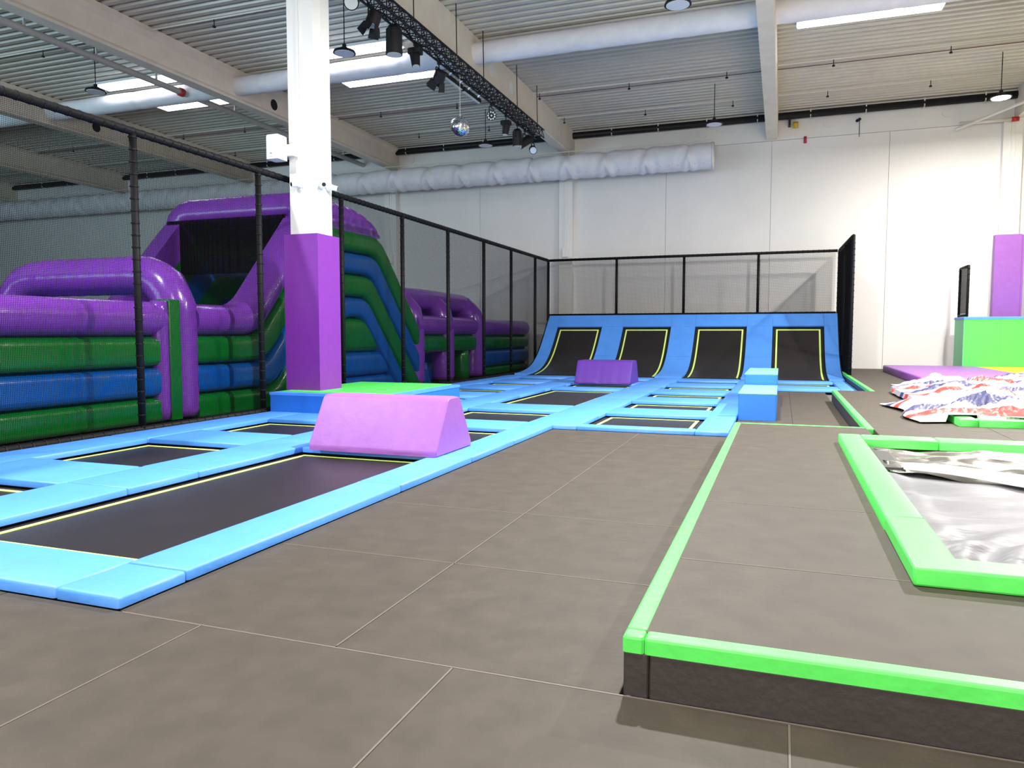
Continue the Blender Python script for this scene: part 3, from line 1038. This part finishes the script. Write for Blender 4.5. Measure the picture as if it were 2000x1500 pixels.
def prof_between(z0, z1, off0, off1):
    """closed (y, z) polygon following the ramp between two heights, offset along the normal"""
    pts = [p for p in PR if z0 <= p[1] <= z1]

    def at(z):
        for a, b in zip(PR, PR[1:]):
            if a[1] <= z <= b[1]:
                k = (z - a[1]) / max(1e-6, b[1] - a[1])
                return (a[0] + (b[0] - a[0]) * k, z)
        return PR[0] if z < PR[0][1] else PR[-1]
    pts = [at(z0)] + [p for p in pts if z0 + .01 < p[1] < z1 - .01] + [at(z1)]
    res = []
    for off in (off0, off1):
        row = []
        for i, p in enumerate(pts):
            a, b = pts[max(i - 1, 0)], pts[min(i + 1, len(pts) - 1)]
            d = Vector((b[0] - a[0], b[1] - a[1])).normalized()
            nrm = Vector((-d.y, d.x))
            row.append((p[0] + nrm.x * off, p[1] + nrm.y * off))
        res.append(row)
    return res[0] + res[1][::-1]


def ramp_piece(mb, x0, x1, z0, z1, o0, o1):
    poly = prof_between(z0, z1, o0, o1)
    n = len(poly)
    h = n // 2
    vs = [(x0, *p) for p in poly] + [(x1, *p) for p in poly]
    fs = [(k, (k + 1) % n, n + (k + 1) % n, n + k) for k in range(n)]
    for k in range(h - 1):
        fs.append((k, k + 1, n - 2 - k, n - 1 - k))
        fs.append((n + k, n + n - 1 - k, n + n - 2 - k, n + k + 1))
    return mb.add(vs, fs)


rw = thing('curved_ramp', 'blue padding and frame of the curved trampoline wall', 'ramp', (-3.3, 25, 0))
WX0, WX1 = -8.33, 1.74
ZO = 1.66          # top of the openings
beds = [(-7.90, -6.20), (-5.42, -3.70), (-2.86, -1.13), (-.29, 1.32)]
stripx = [(WX0, beds[0][0]), (beds[0][1], beds[1][0]), (beds[1][1], beds[2][0]), (beds[2][1], beds[3][0]), (beds[3][1], WX1)]
for a, b in stripx:
    for z0, z1 in ((.072, .62), (.625, ZO), (ZO + .004, 2.08)):
        ramp_piece(MB(), a + .003, b - .003, z0, z1, -.01, .045).build('pad', 'blue', rw)
for a, b in beds:
    ramp_piece(MB(), a + .001, b - .001, ZO + .004, 2.08, -.01, .045).build('pad', 'blue', rw)
ramp_piece(MB(), WX0 - .01, WX1 + .01, .071, 2.07, -.12, -.06).build('backing', 'skirt', rw)
ramp_piece(MB(), WX0 - .035, WX0 - .005, .071, 2.08, -.12, .05).build('side_cheek', 'black', rw)
ramp_piece(MB(), WX1 + .005, WX1 + .03, .071, 2.08, -.12, .05).build('side_cheek', 'black', rw)
for x in [WX0 + .1, -5.8, -3.3, -.7, WX1 - .1]:
    MB().box((x - .04, 27.0, -.05), (x + .04, 27.08, 1.86)).cyl((x, 27.04, .0), (x, 25.8, .5), .03, 8).build('support_leg', 'black_metal', rw)
for i, (a, b) in enumerate(beds):
    lab = ['black curved wall trampoline, leftmost of four', 'black curved wall trampoline behind the small purple wedge, second from left', 'black curved wall trampoline left of the mint steps, third from left', 'black curved wall trampoline behind the mint steps, rightmost of four'][i]
    t = thing('ramp_trampoline', lab, 'trampoline', ((a + b) / 2, 25, .5), 'wall trampolines')
    ramp_piece(MB(), a - .0, b + .0, .075, ZO, -.058, -.03).build('spring_skirt', 'skirt', t)
    ramp_piece(MB(), a + .12, b - .12, .09, ZO - .085, -.028, -.015).build('bed', 'bed', t, 30)
    mb = MB()
    ramp_piece(mb, a + .11, a + .16, .09, ZO - .075, -.028, -.011)
    ramp_piece(mb, b - .16, b - .11, .09, ZO - .075, -.028, -.011)
    ramp_piece(mb, a + .16, b - .16, ZO - .11, ZO - .075, -.028, -.011)
    mb.build('border_stripe', 'lime', t)

# ================================================================== NET FENCES


def post(par, x, y, z0, z1, r=.05, name='post'):
    o = MB().cyl((x, y, z0), (x, y, z1), r, 10).build(name, 'black', par, True)
    mb = MB()
    z = z0 + .1
    while z < z1 - .05:
        mb.cyl((x, y, z), (x, y, z + .02), r + .009, 8)
        z += .17
    mb.build('lacing', 'black', o)['kind'] = 'stuff'
    return o


def rail(par, a, b, r=.05, name='top_rail'):
    o = MB().cyl(a, b, r, 10).build(name, 'black', par, True)
    mb = MB()
    a, b = Vector(a), Vector(b)
    n = int((b - a).length / .17)
    d = (b - a).normalized()
    for k in range(1, n):
        p = a + d * (k * .17)
        mb.cyl(p, p + d * .02, r + .009, 8)
    mb.build('lacing', 'black', o)['kind'] = 'stuff'
    return o


def net(par, p0, p1, z0, z1, sp=.022, w=.0026):
    """vertical netting of square cords between two ground points"""
    p0, p1 = Vector((*p0, 0)), Vector((*p1, 0))
    d = p1 - p0
    Ln = d.length
    d.normalize()
    nrm = Vector((-d.y, d.x, 0))
    mb = MB()

    def bar(a, b, e1, e2):
        vs = [a - e1 - e2, a + e1 - e2, a + e1 + e2, a - e1 + e2, b - e1 - e2, b + e1 - e2, b + e1 + e2, b - e1 + e2]
        mb.add(vs, [(0, 1, 5, 4), (1, 2, 6, 5), (2, 3, 7, 6), (3, 0, 4, 7)])
    h = w / 2
    for k in range(1, int(Ln / sp)):
        q = p0 + d * (k * sp)
        bar(q + Vector((0, 0, z0)), q + Vector((0, 0, z1)), d * h, nrm * h)
    for k in range(1, int((z1 - z0) / sp)):
        z = Vector((0, 0, z0 + k * sp))
        bar(p0 + z, p1 + z, Vector((0, 0, h)), nrm * h)
    me = mb.build('net', 'netm', par)
    me['kind'] = 'stuff'
    return me


FX, FH = -8.62, 4.27
YC = 27.95
lf = thing('net_fence', 'long black net fence between the trampolines and the inflatable', 'fence', (FX, 17, 0))
PY = [2.85, 5.5, 8.17, 10.83, 13.42, 16.05, 18.65, 21.25, 23.7, 26.3]
for y in PY:
    post(lf, FX, y, .0, FH)
post(lf, FX, YC, .0, FH)
rail(lf, (FX, 1.2, FH), (FX, YC, FH), .055)
rail(lf, (FX, 1.2, .06), (FX, YC - .2, .06), .055, 'bottom_rail')
PYs = [1.2] + PY + [YC]
for a, b in zip(PYs, PYs[1:]):
    net(lf, (FX, a + .05), (FX, b - .05), .1, FH - .05)

bf = thing('net_fence', 'black net fence on top of the curved trampoline wall', 'fence', (-3.4, YC, 2))
NX = [-5.92, -3.42, -.83]
RZ = 2.16
for x in NX:
    post(bf, x, YC, RZ - .12, FH - .05)
for x in NX:
    MB().box((x - .02, 27.3, 1.98), (x + .02, YC, 2.03)).build('bracket', 'black_metal', bf)
rail(bf, (FX + .06, YC, FH), (1.74, YC, FH), .05)
rail(bf, (FX + .06, YC, RZ), (1.74, YC, RZ), .04, 'bottom_rail')
xs = [FX + .06] + NX + [1.74]
for a, b in zip(xs, xs[1:]):
    net(bf, (a + .05, YC), (b - .05, YC), RZ + .05, FH - .05)

sf = thing('net_fence', 'tall black net side fence at the right end of the curved wall', 'fence', (1.8, 26, 0))
a, b = (1.87, 23.45), (1.80, YC)
post(sf, a[0], a[1], .0, 4.22)
post(sf, b[0], b[1], .0, FH)
post(sf, 1.835, 25.7, .0, 4.25)
rail(sf, (a[0], a[1], 4.22), (b[0], b[1], FH))
rail(sf, (a[0], a[1], .06), (b[0], b[1], .06), .05, 'bottom_rail')
net(sf, a, b, .1, 4.18, .035, .006)
ss = thing('net_fence', 'small black net panel standing on the green block', 'fence', (5.3, 26.8, 1.95))
post(ss, 5.33, 26.25, 1.951, 3.5, .035)
post(ss, 5.33, 27.4, 1.951, 3.5, .035)
rail(ss, (5.33, 26.25, 3.5), (5.33, 27.4, 3.5), .035)
rail(ss, (5.33, 26.25, 2.0), (5.33, 27.4, 2.0), .035, 'bottom_rail')
net(ss, (5.33, 26.3), (5.33, 27.35), 2.05, 3.46, .035, .005)


# ================================================================== FOAM WEDGES AND STEPS
def wedge(name, lab, x0, x1, y0, y1, z0, z1, m, top=.30):
    """trapezoid vaulting block with softly rounded edges"""
    t = thing(name, lab, 'foam block', ((x0 + x1) / 2, (y0 + y1) / 2, z0), 'purple foam wedges')
    yc = (y0 + y1) / 2
    d = (y1 - y0) * top / 2
    sec = fillet([(y0 + .02, z0), (y0, z0 + .03), (yc - d, z1), (yc + d, z1), (y1, z0 + .03), (y1 - .02, z0)] if 0 else
                 [(y0, z0, 0), (y0, z0 + .05, 0), (yc - d, z1, 0), (yc + d, z1, 0), (y1, z0 + .05, 0), (y1, z0, 0)], .055, 5)
    sec = [(p[0], p[1]) for p in sec]
    n = len(sec)
    NXs = 26
    vs = []
    for i in range(NXs + 1):
        u = i / NXs
        x = x0 + (x1 - x0) * u
        e = min(u, 1 - u) * (x1 - x0)
        ins = 1 - (.02 if i in (0, NXs) else 0)
        cz = (z0 + z1) / 2
        for (y, z) in sec:
            hgt = (z - z0) / (z1 - z0)
            dd = .010 * noise.noise((x * 3, y * 5, z * 5)) * (hgt > .05)
            # creases of the cover near the upper right corner and the lower hem
            dd += .010 * math.sin(x * 20 + z * 30) * max(0, u - .6) * hgt + .006 * math.sin(x * 26) * max(0, .25 - hgt) * 4 * (hgt > .02)
            sgn = -1 if y < yc else 1
            vs.append((x, yc + (y - yc) * ins + sgn * dd, cz + (z - cz) * ins if z > z0 + .01 else z))
    fs = []
    for i in range(NXs):
        for k in range(n):
            l = (k + 1) % n
            fs.append((i * n + k, i * n + l, i * n + n + l, i * n + n + k))
    MB().add(vs, fs).build('cover', m, t, 50)
    # end caps, a panel of their own sewn to the cover
    for i, sgn in ((0, -1), (NXs, 1)):
        cap = vs[i * n:(i + 1) * n]
        x = cap[0][0]
        MB().add([(x - sgn * .002, p[1], p[2]) for p in cap] + [(x + sgn * .01, yc + (p[1] - yc) * .97, (z0 + z1) / 2 + (p[2] - (z0 + z1) / 2) * .97) for p in cap],
                 [(k, (k + 1) % n, n + (k + 1) % n, n + k) for k in range(n)] + [tuple(range(n, 2 * n))]).build('end_panel', m, t)
    MB().box((x0 + .03, y0 + .02, z0), (x1 - .03, y1 - .02, z0 + .03)).build('base', 'mat_side', t)


wedge('foam_wedge', 'large light purple foam wedge standing across the middle lane in front', -5.22, -3.57, 7.36, 8.36, PT + .005, .71, 'purple', .32)
wedge('foam_wedge', 'smaller looking deep purple foam wedge in front of the curved wall', -5.32, -3.80, 19.75, 21.0, PT + .005, .70, 'purple_far', .5)

for (y0, y1, h, lab) in ((12.9, 15.05, .45, 'nearer lower blue foam step with mint green top'), (15.1, 17.7, .66, 'farther higher blue foam step with mint green top')):
    t = thing('foam_step', lab, 'foam block', (-.36, (y0 + y1) / 2, 0), 'blue foam steps')
    MB().rbox((-.655, y0, 0.001), (-.055, y1, h - .012), .015).build('block', 'blue_deep', t)
    MB().box((-.658, y0 - .003, h - .012), (-.052, y1 + .003, h)).build('top', 'mint', t, label='mint green top cover')

# ================================================================== INFLATABLE OBSTACLE COURSE
IX = -9.42          # outer face towards the trampolines
IXB = -13.2         # far side
inf = thing('inflatable_course', 'long purple green and blue inflatable obstacle course with slide tower', 'inflatable', (-11.3, 17, 0))
R1 = .27
cx_near, cx_far = IX - R1 + .02, IXB + R1


def tube3(name, pts, r, m, fil=.45, ry=None, n=20, step=.16, wr=.02, seed=0, par=inf):
    P = resample(fillet(pts, fil, 6), step)
    NP = len(P)

    def rf(i, a):
        # little pinched creases where the path bends
        p, q, s = P[max(i - 1, 0)], P[i], P[min(i + 1, NP - 1)]
        v1, v2 = (q - p), (s - q)
        bend = v1.angle(v2) if v1.length > 1e-5 and v2.length > 1e-5 else 0
        e = min(i, NP - 1 - i) * step
        cap = 1 if e > .1 else (.9 if i in (0, NP - 1) else .98)
        return cap * (1 + .012 * math.sin(i * 2.1 + seed) + (wr * math.cos(i * PI) if bend > .08 else 0))
    return MB().tube(P, r, n, ry=ry, rf=rf).build(name, m, par, True)


def offset_poly(pts, d):
    """offset an open polyline downwards/inwards by d with mitred corners"""
    P = [Vector(p) for p in pts]
    out = []
    for i, p in enumerate(P):
        n = []
        if i > 0:
            t = (p - P[i - 1]).normalized()
            n.append(Vector((t.y, -t.x)))
        if i < len(P) - 1:
            t = (P[i + 1] - p).normalized()
            n.append(Vector((t.y, -t.x)))
        if len(n) == 2:
            m = (n[0] + n[1]).normalized()
            out.append(p + m * d / max(.3, m.dot(n[0])))
        else:
            out.append(p + n[0] * d)
    return out


def wall_band(top, bot, m, bulge=.07, e=4.0, fil=.3, ymax=99, inset=0.0, name='side_band', depth=.5, step=.22, pinch=.006, sides='nf'):
    """inflated band of a side wall between two polylines (y, z); it swells outwards"""
    T = fillet([(p[0], p[1], 0) for p in top], fil, 6)
    B = fillet([(p[0], p[1], 0) for p in bot], fil, 6)
    T2, B2 = [T[0]], [B[0]]
    for k in range(1, len(T)):
        n = max(1, int((T[k] - T[k - 1]).length / step))
        for q in range(1, n + 1):
            T2.append(T[k - 1].lerp(T[k], q / n))
            B2.append(B[k - 1].lerp(B[k], q / n))
    NT = 12
    for s in sides:
        X, sg = (IX - inset, 1) if s == 'n' else (IXB + inset, -1)
        vs = []
        for i, (a, b) in enumerate(zip(T2, B2)):
            row = []
            endf = min(i, len(T2) - 1 - i)
            for k in range(NT + 1):
                t = -1 + 2 * k / NT
                p = a.lerp(b, k / NT)
                w = (1 - abs(t) ** e)
                w = w * (1 + .05 * math.sin(i * 2.3 + t)) - (.12 if endf == 0 else 0)
                row.append((X - sg * .10 + sg * (bulge + .10) * w ** .6 if w > 0 else X - sg * .10, min(p.x, ymax), max(p.y, .002)))
            back = [(X - sg * depth, min(a.x, ymax), max(a.y, .002)), (X - sg * depth, min(b.x, ymax), max(b.y, .002))]
            vs += row + [back[1], back[0]]
        N = NT + 3
        fs = []
        for i in range(len(T2) - 1):
            for k in range(N):
                l = (k + 1) % N
                fs.append((i * N + k, i * N + l, i * N + N + l, i * N + N + k))
        fs.append(tuple(range(N - 1, -1, -1)))
        fs.append(tuple(range((len(T2) - 1) * N, len(T2) * N)))
        MB().add(vs, fs).build(name, m, inf, 60)


YS = 2.5
P_, G_, B_ = 'inf_purple', 'inf_green', 'inf_blue'
# low left run: purple, green, blue, green
for z1, z0, m, bl, e in ((1.95, 1.40, P_, .12, 2.0), (1.40, .905, G_, .06, 6), (.905, .42, B_, .06, 6), (.42, 0.002, G_, .05, 6)):
    wall_band([(YS, z1), (9.42, z1)], [(YS, z0), (9.42, z0)], m, bl, e)
# climb, tower and slide: bands nested under one another
B1 = [(10.1, 1.41), (11.73, 1.41), (13.92, 3.82), (16.35, 3.82), (18.65, 1.39), (22.45, 1.39)]
B1s = B1[:4] + [(20.3, -.35)]
wall_band([(10.1, 1.95), (11.5, 1.95), (13.3, 3.93)], [(10.1, 1.41), (11.73, 1.41), (13.75, 3.63)], P_, .13, 2.0, .35)
wall_band(B1, offset_poly(B1, .5), G_, .07, 5, .4)
wall_band(offset_poly(B1s, .5), offset_poly(B1s, 1.0), B_, .07, 5, .3, 19.05)
wall_band(offset_poly(B1s, 1.0), offset_poly(B1s, 1.53), G_, .07, 5, .3, 19.0)
wall_band(offset_poly(B1s, 1.53), offset_poly(B1s, 2.0), B_, .07, 5, .25, 19.0)
wall_band([(13.6, 1.82), (15.75, 1.82)], [(12.7, 1.0), (16.55, 1.0)], G_, .05, 4, .2, inset=.04)
wall_band([(12.7, 1.0), (16.5, 1.0)], [(12.2, .42), (17.2, .42)], B_, .05, 4, .2, inset=.04)
wall_band([(12.2, .42), (17.1, .42)], [(12.2, .002), (17.3, .002)], B_, .04, 4, .2, inset=.05)
# far runs
wall_band([(18.3, 1.95), (22.5, 1.95)], [(18.3, 1.39), (22.5, 1.39)], P_, .12, 2.0)
for z1, z0, m, bl, e in ((1.92, 1.36, P_, .12, 2.0), (1.36, .88, G_, .07, 3), (.88, .30, B_, .07, 3), (.30, 0.002, G_, .05, 3)):
    wall_band([(23.1, z1), (27.7, z1)], [(23.1, z0), (27.7, z0)], m, bl, e)
for X in (cx_near, cx_far):
    tube3('leg', [(X, 20.55, .0), (X, 20.55, .42)], .24, G_)
    tube3('leg', [(X, 20.55, .40), (X, 20.55, .93)], .24, B_)
    tube3('leg', [(X, 21.9, .0), (X, 21.9, .93)], .26, G_)
    tube3('leg', [(X, 19.05, .0), (X, 19.05, .6)], .2, B_)


# arches: up the near side, across, down the far side
def arch(y, top, r, z0=.05, w=1.0, x1=cx_far - .02):
    X0, X1 = cx_near + .02, x1
    tube3('arch', [(X0, y, z0), (X0, y, top), (X1, y, top), (X1, y, z0)], r, 'inf_purple', .8, ry=r * w, n=28, step=.11, wr=.03)


arch(9.93, 2.44, .33, w=1.0, x1=-13.45)
for X, s in ((cx_near, 1), (cx_far, -1)):
    # second leg of the first arch with the green panel between
    tube3('arch_leg', [(X + s * .20, 9.38, .05), (X + s * .20, 9.38, 1.97)], .14, 'inf_purple')
    MB().rbox((X + s * .18 - .16, 9.46, .03), (X + s * .18 + .16, 9.70, 2.0), .02).build('arch_panel', 'inf_green', inf)
arch(18.5, 2.36, .34)
arch(20.5, 2.36, .34)
arch(22.8, 2.34, .40)
for X in (-10.05, -12.5):
    tube3('roof_tube', [(X, 18.0, 2.42), (X, 20.0, 2.44), (X, 22.9, 2.40)], .31, 'inf_purple')

# tower roof: front roll across, ribbed dome going back
RX0, RX1 = cx_near, cx_far
P = [(RX0 + .04, 13.45, 3.6), (RX0 + .04, 13.6, 4.13), (RX1 - .02, 13.6, 4.13), (RX1 - .1, 13.5, 3.35), (RX1 - .1, 12.9, 2.9)]
tube3('roof_roll', P, .32, 'inf_purple', .5, n=26, step=.12)
vs = []
NYd, NXd = 60, 48
for j in range(NYd + 1):
    y = 13.75 + 2.65 * j / NYd
    q = max(0, (y - 15.0) / 1.42)
    b = .70 * math.sqrt(max(0, 1 - min(1, q) ** 2.2))
    rib = 1 - .06 * (1 - abs(math.sin(PI * (y - 13.55) / .40))) ** 3
    for i in range(NXd + 1):
        a = PI * i / NXd
        cx, hw = (IX + IXB) / 2, (IX - IXB) / 2 + .0
        c = math.cos(a)
        vs.append((cx + hw * math.copysign(abs(c) ** .35, c) * (1 - (1 - rib) * .35), y, 3.80 + b * math.sin(a) ** .42 * rib if 0 < i < NXd else 3.78))
fs = [(j * (NXd + 1) + i, j * (NXd + 1) + i + 1, (j + 1) * (NXd + 1) + i + 1, (j + 1) * (NXd + 1) + i) for j in range(NYd) for i in range(NXd)]
fs += [tuple(range(NXd + 1)), tuple(j * (NXd + 1) for j in range(NYd + 1)) + tuple(j * (NXd + 1) + NXd for j in range(NYd, -1, -1))]
MB().add(vs, fs).build('roof_dome', 'inf_purple', inf, 70)
# climbing ramp, slide bed, bounce floors
MB().prism([(12.3, .2), (13.9, 1.7), (16.0, 1.7), (16.0, .2)], 'x', IXB + .5, IX - .5).build('climbing_ramp', 'inf_green', inf)
MB().prism([(16.2, 3.0), (18.9, .4), (18.9, .2), (16.0, .2)], 'x', IXB + .5, IX - .5).build('slide_bed', 'inf_blue', inf)
MB().box((IXB + .5, YS, .05), (IX - .5, 11.9, .35)).box((IXB + .5, 18.9, .05), (IX - .5, 27.5, .35)).build('bounce_floor', 'inf_blue', inf)
for z, m in ((.21, 'inf_green'), (.66, 'inf_blue'), (1.14, 'inf_green'), (1.64, 'inf_purple')):
    tube3('end_tube', [(cx_far, 27.5, z), (cx_near, 27.5, z)], .255, m)
# dark mesh curtain under the tower roof
mb = MB()
yy = 13.25
w = .0045
x = IXB + .15
while x < IX - .45:
    mb.box((x - w, yy - w, 2.75), (x + w, yy + w, 3.95))
    x += .022
z = 2.75
while z < 3.95:
    mb.box((IXB + .15, yy - w, z - w), (IX - .45, yy + w, z + w))
    z += .022
o = mb.build('mesh_curtain', 'netm', inf)
o['kind'] = 'stuff'
